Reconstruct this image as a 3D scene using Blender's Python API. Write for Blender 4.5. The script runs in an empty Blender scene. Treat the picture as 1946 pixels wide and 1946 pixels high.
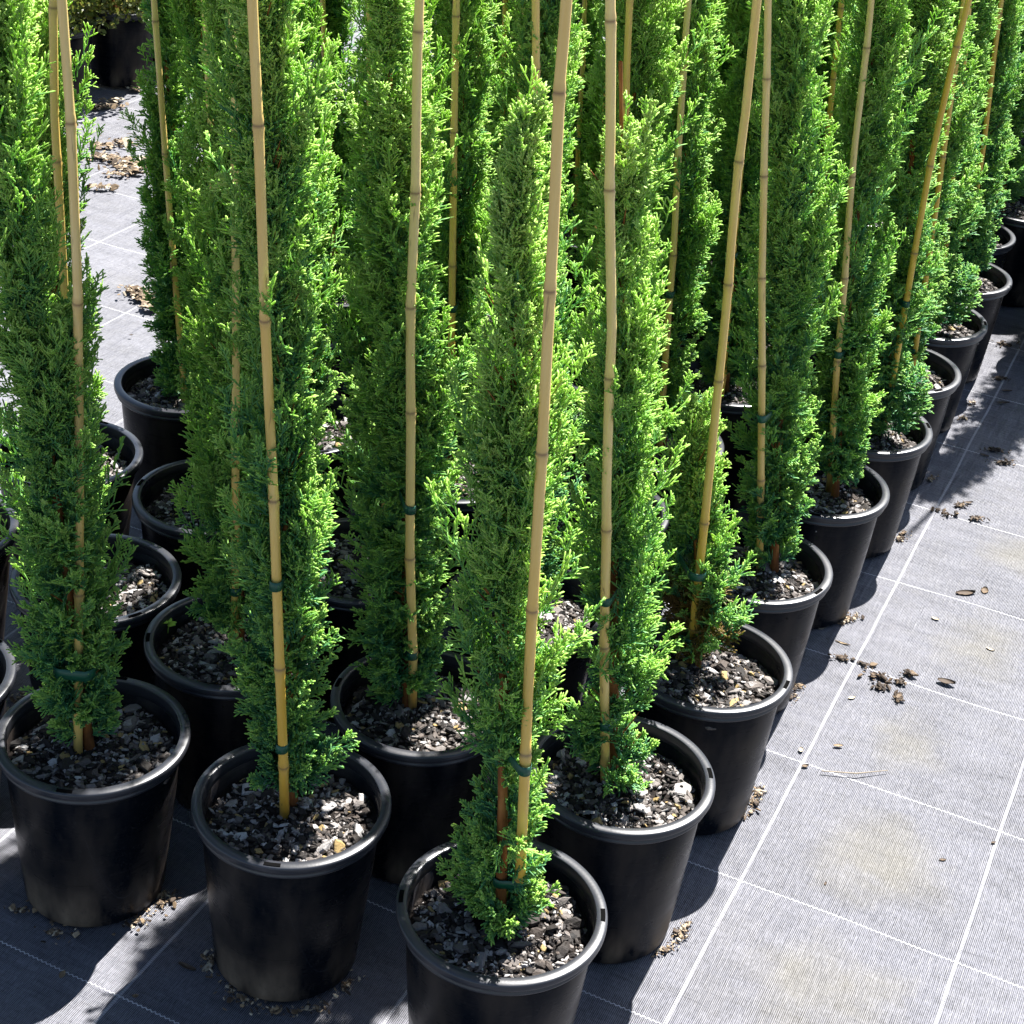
import bpy, math, random
import numpy as np
from mathutils import Matrix, Vector

# ------------------------------------------------------------------ camera, light, exposure
U = 0.25                       # metres per rim diameter (all layout tables are in rim diameters)
scene = bpy.context.scene
col = scene.collection
cd = bpy.data.cameras.new('camera')
cam = bpy.data.objects.new('camera', cd)
col.objects.link(cam)
scene.camera = cam
fw = Vector((0.0, 0.91332377, -0.4072342))
up = Vector((-0.09339215, 0.40545435, 0.909332))
rt = Vector((0.9956294, 0.03803248, 0.08529727))
M = Matrix(((rt.x, up.x, -fw.x, 0), (rt.y, up.y, -fw.y, 0), (rt.z, up.z, -fw.z, 6.90883*U), (0, 0, 0, 1)))
cam.matrix_world = M
cd.sensor_width = 36.0
cd.lens = 36.0*3344.14/1946.0
cd.shift_y = -373.0/1946.0
cd.clip_start = 0.05
cd.clip_end = 500.0

SUN_EL = math.radians(54.5)
SUN_AZ = math.radians(60.3)    # measured from +X towards +Y: ahead and to the right of the camera
w = bpy.data.worlds.new('World')
scene.world = w
w.use_nodes = True
nt = w.node_tree
bg = nt.nodes['Background']
sky = nt.nodes.new('ShaderNodeTexSky')
sky.sky_type = 'NISHITA'
sky.sun_disc = False
sky.sun_elevation = SUN_EL
sky.sun_rotation = math.pi/2 - SUN_AZ
nt.links.new(sky.outputs[0], bg.inputs[0])
bg.inputs[1].default_value = 0.05
sl = bpy.data.lights.new('sun', 'SUN')
sl.energy = 5.0
sl.angle = math.radians(0.5)
sl.color = (1.0, 0.965, 0.92)
sun = bpy.data.objects.new('sun', sl)
col.objects.link(sun)
sd = Vector((math.cos(SUN_EL)*math.cos(SUN_AZ), math.cos(SUN_EL)*math.sin(SUN_AZ), math.sin(SUN_EL)))
sun.rotation_euler = sd.to_track_quat('Z', 'Y').to_euler()
scene.view_settings.view_transform = 'Standard'
scene.view_settings.look = 'None'
scene.view_settings.exposure = 2.1
scene.view_settings.gamma = 1.0
scene.cycles.max_bounces = 6
scene.cycles.diffuse_bounces = 4
scene.cycles.glossy_bounces = 2
scene.cycles.transmission_bounces = 2

# ------------------------------------------------------------------ node helpers
class NB:
    def __init__(s, name):
        s.m = bpy.data.materials.new(name)
        s.m.use_nodes = True
        s.t = s.m.node_tree
        s.t.nodes.clear()
        s.out = s.t.nodes.new('ShaderNodeOutputMaterial')
    def put(s, sock, v):
        if v is None: return
        if isinstance(v, bpy.types.NodeSocket): s.t.links.new(v, sock)
        else:
            if sock.type == 'RGBA' and len(v) == 3: v = (*v, 1)
            sock.default_value = v
    def node(s, typ, props=None, **ins):
        n = s.t.nodes.new(typ)
        for k, v in (props or {}).items(): setattr(n, k, v)
        for k, v in ins.items():
            key = int(k[1:]) if k[0] == 'i' and k[1:].isdigit() else k.replace('_', ' ')
            s.put(n.inputs[key], v)
        return n
    def math(s, op, a, b=None, c=None, clamp=False):
        n = s.t.nodes.new('ShaderNodeMath'); n.operation = op; n.use_clamp = clamp
        for i, v in enumerate((a, b, c)):
            if v is not None: s.put(n.inputs[i], v)
        return n.outputs[0]
    def mix(s, f, a, b, mode='MIX'):
        n = s.t.nodes.new('ShaderNodeMix'); n.data_type = 'RGBA'; n.blend_type = mode
        s.put(n.inputs[0], f); s.put(n.inputs[6], a); s.put(n.inputs[7], b)
        return n.outputs[2]
    def ramp(s, f, stops, interp='LINEAR'):
        n = s.t.nodes.new('ShaderNodeValToRGB'); s.put(n.inputs[0], f)
        n.color_ramp.interpolation = interp
        e = n.color_ramp.elements
        while len(e) < len(stops): e.new(0.5)
        for x, (p, c) in zip(e, stops):
            x.position = p
            x.color = (*c, 1) if len(c) == 3 else c
        return n.outputs[0]
    def noise(s, vec, scale, detail=3, rough=0.55, out=0):
        n = s.node('ShaderNodeTexNoise', None, Scale=scale, Detail=detail, Roughness=rough)
        if vec is not None: s.put(n.inputs['Vector'], vec)
        return n.outputs[out]
    def mapv(s, vec, scale=(1, 1, 1), loc=(0, 0, 0)):
        n = s.node('ShaderNodeMapping', None, Scale=scale, Location=loc)
        s.put(n.inputs['Vector'], vec)
        return n.outputs[0]
    def obj(s): return s.node('ShaderNodeTexCoord').outputs['Object']
    def rnd(s): return s.node('ShaderNodeObjectInfo').outputs['Random']
    def attr(s, name): return s.node('ShaderNodeAttribute', {'attribute_name': name}).outputs['Fac']
    def bump(s, h, strength=0.5, dist=0.01):
        return s.node('ShaderNodeBump', None, Height=h, Strength=strength, Distance=dist).outputs[0]
    def bsdf(s, color, rough=0.6, spec=0.5, normal=None, **kw):
        n = s.node('ShaderNodeBsdfPrincipled', None, Base_Color=color, Roughness=rough)
        n.inputs['Specular IOR Level'].default_value = spec
        if normal is not None: s.put(n.inputs['Normal'], normal)
        for k, v in kw.items(): s.put(n.inputs[k.replace('_', ' ')], v)
        return n.outputs[0]
    def done(s, sh):
        s.t.links.new(sh, s.out.inputs[0]); return s.m

# ------------------------------------------------------------------ materials
def m_leaf():
    b = NB('cypress_foliage')
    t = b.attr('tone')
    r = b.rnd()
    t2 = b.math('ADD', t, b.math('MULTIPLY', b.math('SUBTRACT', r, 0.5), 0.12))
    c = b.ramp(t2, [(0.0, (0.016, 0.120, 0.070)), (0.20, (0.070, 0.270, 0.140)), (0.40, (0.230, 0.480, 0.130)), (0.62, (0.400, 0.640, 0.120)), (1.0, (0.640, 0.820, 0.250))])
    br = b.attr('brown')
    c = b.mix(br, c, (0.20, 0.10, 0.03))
    p = b.bsdf(c, 0.42, 0.5)
    tr = b.node('ShaderNodeBsdfTranslucent', None, Color=b.mix(0.5, c, (0.44, 0.70, 0.11))).outputs[0]
    mx = b.node('ShaderNodeMixShader', None, i0=0.55)
    b.t.links.new(p, mx.inputs[1]); b.t.links.new(tr, mx.inputs[2])
    return b.done(mx.outputs[0])

def m_bark():
    b = NB('cypress_bark')
    o = b.obj()
    n = b.noise(b.mapv(o, (90, 90, 22)), 1.0, 4)
    c = b.ramp(n, [(0.3, (0.08, 0.027, 0.010)), (0.5, (0.22, 0.080, 0.020)), (0.72, (0.34, 0.15, 0.045))])
    return b.done(b.bsdf(c, 0.8, 0.2, b.bump(n, 0.8, 0.002)))

def m_bamboo():
    b = NB('bamboo')
    o = b.obj()
    r = b.rnd()
    age = b.attr('age')
    n = b.noise(b.mapv(o, (55, 55, 5)), 1.0, 3)
    n2 = b.noise(b.mapv(o, (400, 400, 9)), 1.0, 2)
    warm = b.mix(n, (0.56, 0.31, 0.028), (0.72, 0.47, 0.085))
    pale = b.mix(n2, (0.66, 0.46, 0.17), (0.76, 0.60, 0.30))
    a2 = b.math('ADD', age, b.math('MULTIPLY', b.math('SUBTRACT', n, 0.5), 0.8), clamp=True)
    c = b.mix(a2, warm, pale)
    sp = b.noise(b.mapv(o, (160, 160, 14)), 1.0, 3)
    st = b.ramp(sp, [(0.66, (0, 0, 0)), (0.72, (1, 1, 1))])
    c = b.mix(b.math('MULTIPLY', b.node('ShaderNodeSeparateColor', None, Color=st).outputs[0], 0.6), c, (0.16, 0.09, 0.035))
    nd = b.attr('node')
    c = b.mix(nd, c, (0.22, 0.13, 0.06))
    return b.done(b.bsdf(c, 0.38, 0.45, b.bump(n2, 0.25, 0.001)))

def m_plastic(name, base, rough, dirt):
    b = NB(name)
    o = b.obj()
    sx = b.node('ShaderNodeSeparateXYZ', None, Vector=o)
    n = b.noise(b.mapv(o, (18, 18, 7)), 1.0, 4)
    n2 = b.noise(b.mapv(o, (7, 7, 60)), 1.0, 3)
    n3 = b.noise(o, 260, 2)
    z = sx.outputs[2]
    low = b.math('MULTIPLY', b.math('SUBTRACT', 0.075, z), 14.0, clamp=True)
    d = b.math('MULTIPLY', b.math('ADD', low, 0.25), b.math('MULTIPLY', b.math('SUBTRACT', n, 0.42), 3.0, clamp=True), clamp=True)
    c = b.mix(b.math('MULTIPLY', d, dirt), base, (0.15, 0.115, 0.085))
    c = b.mix(b.math('MULTIPLY', b.math('SUBTRACT', n3, 0.60), 3.0, clamp=True), c, (0.03, 0.03, 0.03))
    if name[0] == 'b':                  # fine mould lines and rub marks on the wall
        th = b.math('ARCTAN2', sx.outputs[1], sx.outputs[0])
        lm = None
        for (t0, zz, wdt, k) in ((-1.9, 0.045, 0.50, 0.115), (-0.9, 0.050, 0.42, 0.12), (0.7, 0.045, 0.5, 0.115), (2.4, 0.05, 0.45, 0.12)):
            dt = b.math('DIVIDE', b.math('SUBTRACT', th, t0), wdt)
            zl = b.math('ADD', b.math('MULTIPLY', b.math('MULTIPLY', dt, dt), k), zz)
            m = b.math('MULTIPLY', b.math('SUBTRACT', 0.0009, b.math('ABSOLUTE', b.math('SUBTRACT', z, zl))), 1400.0, clamp=True)
            m = b.math('MULTIPLY', m, b.math('LESS_THAN', b.math('ABSOLUTE', dt), 1.0))
            lm = m if lm is None else b.math('MAXIMUM', lm, m)
        lm = b.math('MULTIPLY', lm, b.math('MULTIPLY', b.noise(o, 16, 3), 0.9))
        c = b.mix(lm, c, (0.045, 0.050, 0.060))
    ro = b.math('ADD', rough, b.math('MULTIPLY', b.math('SUBTRACT', n2, 0.5), 0.35))
    ro = b.math('ADD', ro, b.math('MULTIPLY', d, 0.3))
    return b.done(b.bsdf(c, ro, 0.5 if name[0] == 'r' else 0.09, b.bump(b.math('ADD', n2, b.math('MULTIPLY', n3, 0.3)), 0.12, 0.002)))

def m_flat(name, c, rough=0.7, spec=0.3, var=0.25, scale=60):
    b = NB(name)
    n = b.noise(b.obj(), scale, 3)
    cc = b.mix(n, tuple(x*(1-var) for x in c), tuple(min(1, x*(1+var)) for x in c))
    return b.done(b.bsdf(cc, rough, spec, b.bump(n, 0.3, 0.001)))

def m_chip():
    b = NB('bark_chip')
    t = b.attr('tone')
    c = b.ramp(t, [(0.0, (0.005, 0.004, 0.004)), (0.28, (0.020, 0.015, 0.012)), (0.48, (0.070, 0.055, 0.045)), (0.72, (0.18, 0.162, 0.15)), (0.95, (0.42, 0.41, 0.40)), (1.0, (0.28, 0.20, 0.08))])
    n = b.noise(b.obj(), 420, 3)
    c = b.mix(b.math('MULTIPLY', b.math('SUBTRACT', n, 0.45), 2.2, clamp=True), c, b.mix(1.0, c, (0.42, 0.38, 0.36), 'MULTIPLY'))
    return b.done(b.bsdf(c, 0.75, 0.35, b.bump(n, 0.6, 0.0012)))

def m_soil():
    b = NB('potting_mix')
    n = b.noise(b.obj(), 220, 5, 0.7)
    c = b.ramp(n, [(0.35, (0.005, 0.004, 0.003)), (0.7, (0.03, 0.022, 0.018))])
    return b.done(b.bsdf(c, 0.9, 0.2, b.bump(n, 1.0, 0.006)))

GS_T, GS_L = 1.2421*U, 1.2244*U      # thread spacing across / along the mat
def m_mat(stains):
    b = NB('woven_weed_mat')
    o = b.obj()
    # slow waviness of the weave
    wv = b.noise(o, 3.0, 2, out=1)
    wob = b.node('ShaderNodeVectorMath', {'operation': 'MULTIPLY_ADD'}, i0=wv, i1=(0.006, 0.006, 0), i2=o).outputs[0]
    s = b.node('ShaderNodeSeparateXYZ', None, Vector=wob)
    u, v = s.outputs[0], s.outputs[1]
    rib = b.math('SINE', b.math('MULTIPLY', u, 2*math.pi/0.0024))
    rib01 = b.math('MULTIPLY_ADD', rib, 0.5, 0.5)
    dash = b.noise(b.mapv(wob, (380, 90, 1)), 1.0, 2, 0.6)
    weft = b.noise(b.mapv(wob, (30, 420, 1)), 1.0, 2, 0.6)
    big = b.noise(o, 4.0, 4)
    mid = b.noise(b.mapv(wob, (10, 30, 1)), 1.0, 3)
    f = b.math('ADD', b.math('MULTIPLY', rib01, 0.55), b.math('MULTIPLY', dash, 0.70))
    f = b.math('ADD', f, b.math('MULTIPLY', weft, 0.45))
    f = b.math('ADD', f, b.math('MULTIPLY', b.math('SUBTRACT', mid, 0.5), 0.45))
    f = b.math('ADD', f, b.math('MULTIPLY', b.math('SUBTRACT', big, 0.5), 0.35))
    c = b.ramp(b.math('MULTIPLY', f, 0.8), [(0.40, (0.003, 0.0035, 0.0055)), (0.57, (0.026, 0.027, 0.035)), (0.77, (0.132, 0.134, 0.156))])
    # beige stains left by pots that stood here
    st = None
    for (x, y, r) in stains:
        d = b.node('ShaderNodeVectorMath', {'operation': 'DISTANCE'}, i0=o, i1=(x, y, 0)).outputs['Value']
        d = b.math('ADD', d, b.math('MULTIPLY', b.math('SUBTRACT', b.noise(o, 7, 5, 0.6), 0.5), 0.24))
        m = b.math('MULTIPLY', b.math('SUBTRACT', r, d), 14.0, clamp=True)
        m = b.math('MULTIPLY', m, b.math('MULTIPLY', b.noise(b.mapv(o, (1, 1, 1), (x*9, y*7, 0)), 13, 5, 0.65), 1.5, clamp=True))
        st = m if st is None else b.math('MAXIMUM', st, m)
    c = b.mix(b.math('MULTIPLY', st, 0.50), c, b.mix(f, (0.028, 0.025, 0.016), (0.115, 0.105, 0.07)))
    soil = b.ramp(b.noise(o, 2.1, 5, 0.6), [(0.56, (0, 0, 0)), (0.75, (1, 1, 1))])
    c = b.mix(b.math('MULTIPLY', b.node('ShaderNodeSeparateColor', None, Color=soil).outputs[0], 0.35), c, (0.06, 0.055, 0.047))
    # white threads: twisted ones across (constant v), flat ones along (constant u)
    tw = b.math('PINGPONG', u, 0.0035)
    vv = b.math('ADD', v, b.math('MULTIPLY', b.math('SUBTRACT', tw, 0.00175), 0.75))
    def line(x, sp, half):
        k = b.math('PINGPONG', x, sp/2)                      # distance to nearest multiple
        return b.math('MULTIPLY', b.math('SUBTRACT', half, k), 1500.0, clamp=True)
    l1 = line(vv, GS_L, 0.00125)
    l2a = line(u, GS_T, 0.0026)
    brk = b.math('MULTIPLY_ADD', b.math('SINE', b.math('MULTIPLY', v, 2*math.pi/0.0034)), 0.25, 0.6)
    rs = b.math('MULTIPLY_ADD', rib, 0.25, 0.75)
    l2 = b.math('MULTIPLY', l2a, b.math('MULTIPLY', brk, rs))
    thr = b.math('MAXIMUM', l1, l2)
    worn = b.math('MULTIPLY_ADD', b.noise(o, 14, 3), 0.9, 0.35, clamp=True)
    c = b.mix(b.math('MULTIPLY', thr, worn), c, (0.52, 0.52, 0.55))
    crease = b.noise(b.mapv(o, (26, 3.0, 1)), 1.0, 4, 0.6)
    crease2 = b.noise(b.mapv(o, (3.5, 20, 1), (3, 1, 0)), 1.0, 4, 0.6)
    cr = b.math('ADD', crease, b.math('MULTIPLY', crease2, 0.8))
    h = b.math('ADD', b.math('MULTIPLY', rib01, 0.6), b.math('ADD', b.math('MULTIPLY', dash, 0.6), b.math('MULTIPLY', thr, 1.2)))
    bp = b.node('ShaderNodeBump', None, Height=h, Strength=0.7, Distance=0.0012, Normal=b.bump(cr, 0.8, 0.012)).outputs[0]
    return b.done(b.bsdf(c, 0.55, 0.38, bp))

def m_litter():
    b = NB('dry_litter')
    t = b.attr('tone')
    c = b.ramp(t, [(0.0, (0.014, 0.010, 0.008)), (0.4, (0.06, 0.04, 0.025)), (0.75, (0.20, 0.14, 0.08)), (1.0, (0.36, 0.31, 0.23))])
    return b.done(b.bsdf(c, 0.75, 0.3))

def m_shrub():
    b = NB('shrub_leaf')
    t = b.attr('tone')
    c = b.ramp(t, [(0.0, (0.03, 0.045, 0.008)), (0.5, (0.11, 0.15, 0.02)), (1.0, (0.30, 0.26, 0.06))])
    p = b.bsdf(c, 0.4, 0.5)
    tr = b.node('ShaderNodeBsdfTranslucent', None, Color=c).outputs[0]
    mx = b.node('ShaderNodeMixShader', None, i0=0.3)
    b.t.links.new(p, mx.inputs[1]); b.t.links.new(tr, mx.inputs[2])
    return b.done(mx.outputs[0])

GAZ = -0.40495
GO = (1.61042*U, 7.90354*U)           # a crossing of two threads


ML, MBK, MBB = m_leaf(), m_bark(), m_bamboo()
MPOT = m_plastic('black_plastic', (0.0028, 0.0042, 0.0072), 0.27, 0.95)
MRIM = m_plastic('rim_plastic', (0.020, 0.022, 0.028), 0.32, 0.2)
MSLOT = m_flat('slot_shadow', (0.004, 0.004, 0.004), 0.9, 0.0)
MCHIP, MSOIL = m_chip(), m_soil()
MTIE = m_flat('green_tie_tape', (0.004, 0.065, 0.035), 0.45, 0.5, 0.2, 40)
MLIT = m_litter()
MSHR = m_shrub()
MGROUND = m_flat('bare_gravel_ground', (0.13, 0.11, 0.09), 0.95, 0.1, 0.5, 9)
MMAT = m_mat([(0.155, 0.139, 0.115), (0.165, -0.135, 0.12), (0.168, 0.784, 0.10), (0.146, 0.437, 0.085), (0.17, 1.15, 0.09)])
MSEED = m_flat('seedling_green', (0.30, 0.50, 0.06), 0.5, 0.4)

# ------------------------------------------------------------------ mesh helpers
def mesh_np(name, V, F4=None, F3=None, mats=(), attrs=None, smooth=True):
    """V (n,3); F4 (m,4); F3 (k,3); attrs {name: per-vertex floats}"""
    me = bpy.data.meshes.new(name)
    V = np.asarray(V, np.float32)
    F4 = np.zeros((0, 4), np.int32) if F4 is None else np.asarray(F4, np.int32)
    F3 = np.zeros((0, 3), np.int32) if F3 is None else np.asarray(F3, np.int32)
    me.vertices.add(len(V)); me.vertices.foreach_set('co', V.ravel())
    nl = F4.size + F3.size
    me.loops.add(nl); me.loops.foreach_set('vertex_index', np.concatenate([F4.ravel(), F3.ravel()]))
    npoly = len(F4)+len(F3)
    me.polygons.add(npoly)
    ls = np.concatenate([np.arange(len(F4))*4, F4.size+np.arange(len(F3))*3]).astype(np.int32)
    me.polygons.foreach_set('loop_start', ls)
    me.polygons.foreach_set('use_smooth', np.full(npoly, smooth))
    for k, a in (attrs or {}).items():
        at = me.attributes.new(k, 'FLOAT', 'POINT'); at.data.foreach_set('value', np.asarray(a, np.float32))
    for m in mats: me.materials.append(m)
    me.update(calc_edges=True); me.validate()
    return me

def lathe(prof, n=72, closed=False):
    P = np.array(prof, float)
    a = np.linspace(0, 2*np.pi, n, endpoint=False)
    V = np.stack([P[:, 0, None]*np.cos(a), P[:, 0, None]*np.sin(a), P[:, 1, None]+0*a], -1).reshape(-1, 3)
    k = len(P); F = []
    rng = range(k if closed else k-1)
    for i in rng:
        j = (i+1) % k
        for q in range(n):
            r = (q+1) % n
            F.append((i*n+q, i*n+r, j*n+r, j*n+q))
    return V, np.array(F)

def tube(path, rad, n=10, attr=None):
    """path (k,3), rad (k,) -> V,F4,attrs ; capped by end rings of tiny radius"""
    path = np.array(path, float); k = len(path)
    tan = np.gradient(path, axis=0); tan /= np.linalg.norm(tan, axis=1)[:, None]
    x = np.cross(tan, [0, 1, 0.0]); x /= np.linalg.norm(x, axis=1)[:, None]; y = np.cross(tan, x)
    a = np.linspace(0, 2*np.pi, n, endpoint=False)
    V = path[:, None, :]+np.asarray(rad)[:, None, None]*(np.cos(a)[None, :, None]*x[:, None, :]+np.sin(a)[None, :, None]*y[:, None, :])
    F = []
    for i in range(k-1):
        for q in range(n):
            r = (q+1) % n
            F.append((i*n+q, (i+1)*n+q, (i+1)*n+r, i*n+r))
    return V.reshape(-1, 3), np.array(F)

def link(me, name, parent=None, loc=None):
    o = bpy.data.objects.new(name, me)
    col.objects.link(o)
    if parent is not None: o.parent = parent
    if loc is not None: o.location = loc
    return o

def tag(o, label=None, cat=None, group=None, kind=None):
    if label: o['label'] = label
    if cat: o['category'] = cat
    if group: o['group'] = group
    if kind: o['kind'] = kind
    return o

# ------------------------------------------------------------------ foliage
def norm(a): return a/np.maximum(np.linalg.norm(a, axis=-1, keepdims=True), 1e-9)

def twigs_mesh(name, A, B, R, toneA, toneB, brown, mat):
    """little three sided tapering twigs from A to B, slightly bent and blunt at the tip"""
    n = len(A)
    d = norm(B-A)
    ref = np.where(np.abs(d[:, 2:3]) > 0.9, np.array([[1.0, 0, 0]]), np.array([[0, 0, 1.0]]))
    x = norm(np.cross(d, ref)); y = np.cross(d, x)
    ang = np.array([0, 2*np.pi/3, 4*np.pi/3])
    ring = np.cos(ang)[None, :, None]*x[:, None]+np.sin(ang)[None, :, None]*y[:, None]
    R = R[:, None, None]
    L = np.linalg.norm(B-A, axis=1)[:, None, None]
    r0 = A[:, None]+ring*R*0.75
    C = A+(B-A)*0.86
    r1 = C[:, None]+ring*R*1.05
    V = np.concatenate([r0, r1, B[:, None]], 1).reshape(-1, 3)
    b = (np.arange(n)*7)[:, None]
    F4 = np.concatenate([b+np.array([[0, 1, 4, 3]]), b+np.array([[1, 2, 5, 4]]), b+np.array([[2, 0, 3, 5]])])
    F3 = np.concatenate([b+np.array([[3, 4, 6]]), b+np.array([[4, 5, 6]]), b+np.array([[5, 3, 6]])])
    tone = np.stack([toneA]*3+[toneB*0.9+0.1*toneA]*3+[toneB], 1).ravel()
    br = np.repeat(brown, 7)
    return mesh_np(name, V, F4, F3, [mat], {'tone': tone, 'brown': br}, smooth=True)

def crown(name, seed, z0, z1, rfun, nbr, trunk, zlow=None, brown_fun=None, side_shoots=(), notch=0.0):
    """foliage of one columnar conifer in metres; trunk(z)->(x,y); rfun(t)->radius"""
    rng = np.random.RandomState(seed)
    H = z1-z0
    z = z0+H*np.sort(rng.uniform(0.0, 0.99, nbr)**1.22)
    t = (z-z0)/H
    phi = rng.uniform(0, 2*np.pi, nbr)
    if notch > 0:                        # an open side where the stem shows
        near = (np.abs((phi+np.pi/2+np.pi) % (2*np.pi)-np.pi) < 0.48) & (t > 0.32) & (t < 0.92)
        keep = ~(near & (rng.uniform(0, 1, nbr) < notch))
        z, t, phi = z[keep], t[keep], phi[keep]; nbr = len(z)
    lob = 1+0.22*np.sin(phi*2+9*t+seed)+0.18*np.sin(3*phi-17*t+seed*2)
    Rr = rfun(t)*lob*rng.uniform(0.50, 1.25, nbr)
    el = np.radians(20+47*np.clip(t*2.2, 0, 1)+rng.normal(0, 9, nbr))     # angle above horizontal
    el = np.clip(el, np.radians(5), np.radians(80))
    Lb = 0.95*Rr/np.cos(el*0.97)
    Lb = np.clip(Lb, 0.03, 0.17)
    org = np.stack([*trunk(z), z], 1)
    d0 = np.stack([np.cos(phi)*np.cos(el), np.sin(phi)*np.cos(el), np.sin(el)], 1)
    # shoots along each branch
    S_A, S_D, S_L, S_T, S_BT = [], [], [], [], []
    ns = 14
    tt = (np.arange(ns)+0.5)/ns
    T = np.clip(tt[None]*0.92+0.08+rng.normal(0, 0.02, (nbr, ns)), 0.05, 1.0)
    curve = np.array([0, 0, 1.0])
    P = org[:, None]+d0[:, None]*(T*Lb[:, None])[..., None]+curve*(0.30*Lb[:, None]*T**2)[..., None]
    Dloc = norm(d0[:, None]+curve*(0.60*T)[..., None])
    rv = norm(rng.normal(0, 1, (nbr, ns, 3)))
    side = norm(rv-(rv*Dloc).sum(-1, keepdims=True)*Dloc)
    a = np.radians(rng.uniform(20, 44, (nbr, ns)))[..., None]*np.where(T > 0.9, 0.25, 1)[..., None]
    SD = norm(Dloc*np.cos(a)+side*np.sin(a)+np.array([0, 0, 0.30])*np.clip(t*3, 0.2, 1)[:, None, None])
    SL = (0.035-0.014*T)*rng.uniform(0.65, 1.3, (nbr, ns))*np.clip(Lb/0.07, 0.7, 1.1)[:, None]
    shapeN = (nbr*ns, 3)
    P = P.reshape(shapeN); SD = SD.reshape(shapeN); SL = SL.ravel(); TT = T.ravel()
    bt = np.repeat(t, ns); brn = rng.uniform(0, 1, nbr).repeat(ns)
    if side_shoots:                      # a few longer leaders, (z, phi, length, up)
        for (sz, sp, sln, sup) in side_shoots:
            k = int(sln/0.0035)
            q = np.linspace(0, 1, k)
            dd = np.array([math.cos(sp)*math.cos(sup), math.sin(sp)*math.cos(sup), math.sin(sup)])
            x0, y0 = trunk(np.array([sz]))
            pp = np.array([x0[0], y0[0], sz])+dd*(q*sln)[:, None]+curve*(0.10*sln*q**2)[:, None]
            sv = norm(rng.normal(0, 1, (k, 3))); dl = norm(dd+curve*(0.2*q)[:, None])
            sv = norm(sv-(sv*dl).sum(-1, keepdims=True)*dl)
            aa = np.radians(rng.uniform(25, 50, k))[:, None]
            P = np.concatenate([P, pp]); SD = np.concatenate([SD, norm(dl*np.cos(aa)+sv*np.sin(aa))])
            SL = np.concatenate([SL, (0.026-0.016*q)*rng.uniform(.8, 1.2, k)]); TT = np.concatenate([TT, 0.6+0.4*q])
            bt = np.concatenate([bt, np.full(k, min(1, (sz-z0)/H))]); brn = np.concatenate([brn, np.full(k, .8)])
    n = len(P)
    E = P+SD*SL[:, None]
    # twiglets in the plane of each shoot
    rv = norm(rng.normal(0, 1, (n, 3))); pn = norm(rv-(rv*SD).sum(-1, keepdims=True)*SD)
    A_, B_, R_, ta, tb, bb = [P], [E], [np.full(n, 0.0011)], [], [], []
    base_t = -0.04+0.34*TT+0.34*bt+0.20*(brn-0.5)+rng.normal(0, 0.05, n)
    # tips are new growth; sunlit top, shaded foot and dark inside painted into tone
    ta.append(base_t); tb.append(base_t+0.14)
    for k, (q, sgn) in enumerate([(0.28, 1), (0.42, -1), (0.56, 1), (0.70, -1), (0.82, 1), (0.90, -1)]):
        an = np.radians(rng.uniform(26, 46, n))[:, None]
        dirn = norm(SD*np.cos(an)+sgn*pn*np.sin(an)+np.random.RandomState(k).normal(0, .12, (n, 3)))
        a0 = P+SD*(SL*q)[:, None]
        ln = SL*(0.80-0.45*q)*rng.uniform(0.7, 1.25, n)
        b0 = a0+dirn*ln[:, None]
        A_.append(a0); B_.append(b0); R_.append(rng.uniform(0.00085, 0.00130, n))
        ta.append(base_t); tb.append(base_t+0.24+rng.uniform(0, 0.24, n))
        if k in (0, 1, 2, 3):                         # forked tip
            a1 = a0+dirn*(ln*0.5)[:, None]
            d1 = norm(dirn-sgn*pn*0.75+SD*0.25)
            A_.append(a1); B_.append(a1+d1*(ln*0.45)[:, None]); R_.append(np.full(n, 0.00095))
            ta.append(base_t+0.10); tb.append(base_t+0.34)
    brown1 = np.zeros(n) if brown_fun is None else brown_fun(P, rng)
    m = len(A_)
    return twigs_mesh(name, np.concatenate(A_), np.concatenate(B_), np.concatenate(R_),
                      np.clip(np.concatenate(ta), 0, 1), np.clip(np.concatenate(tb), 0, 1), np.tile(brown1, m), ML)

SOIL = 0.862*U
def trunk_fn(seed, amp=0.006):
    r = np.random.RandomState(seed+77); a, b = r.uniform(0, 6, 2)
    def f(z):
        k = np.clip((z-SOIL)*2.0, 0, 1)
        return amp*k*np.sin(z*6+a), amp*k*np.sin(z*5+b)
    return f

def trunk_mesh(name, z1, f, r0=0.0068, stubs=26, seed=0):
    z = np.linspace(SOIL-0.02, z1, 40)
    x, y = f(z)
    rng = np.random.RandomState(seed)
    rad = r0*(1-0.68*(z-z[0])/(z1-z[0]))*(1+rng.normal(0, .05, 40))
    V, F = tube(np.stack([x, y, z], 1), rad, 9)
    Vs, Fs = [V], [F]; off = len(V)
    for i in range(stubs):                # bare side limbs inside the crown
        zz = rng.uniform(SOIL+0.03, z1*0.9); ph = rng.uniform(0, 6.28)
        xx, yy = f(np.array([zz])); k = np.linspace(0, 1, 4)
        L = 0.05
        pth = np.stack([xx[0]+np.cos(ph)*L*k*0.7, yy[0]+np.sin(ph)*L*k*0.7, zz+L*k*0.7+0.01*k**2], 1)
        v, f4 = tube(pth, 0.0016*(1-0.7*k), 5)
        Vs.append(v); Fs.append(f4+off); off += len(v)
    return mesh_np(name, np.concatenate(Vs), np.concatenate(Fs), None, [MBK])

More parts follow.
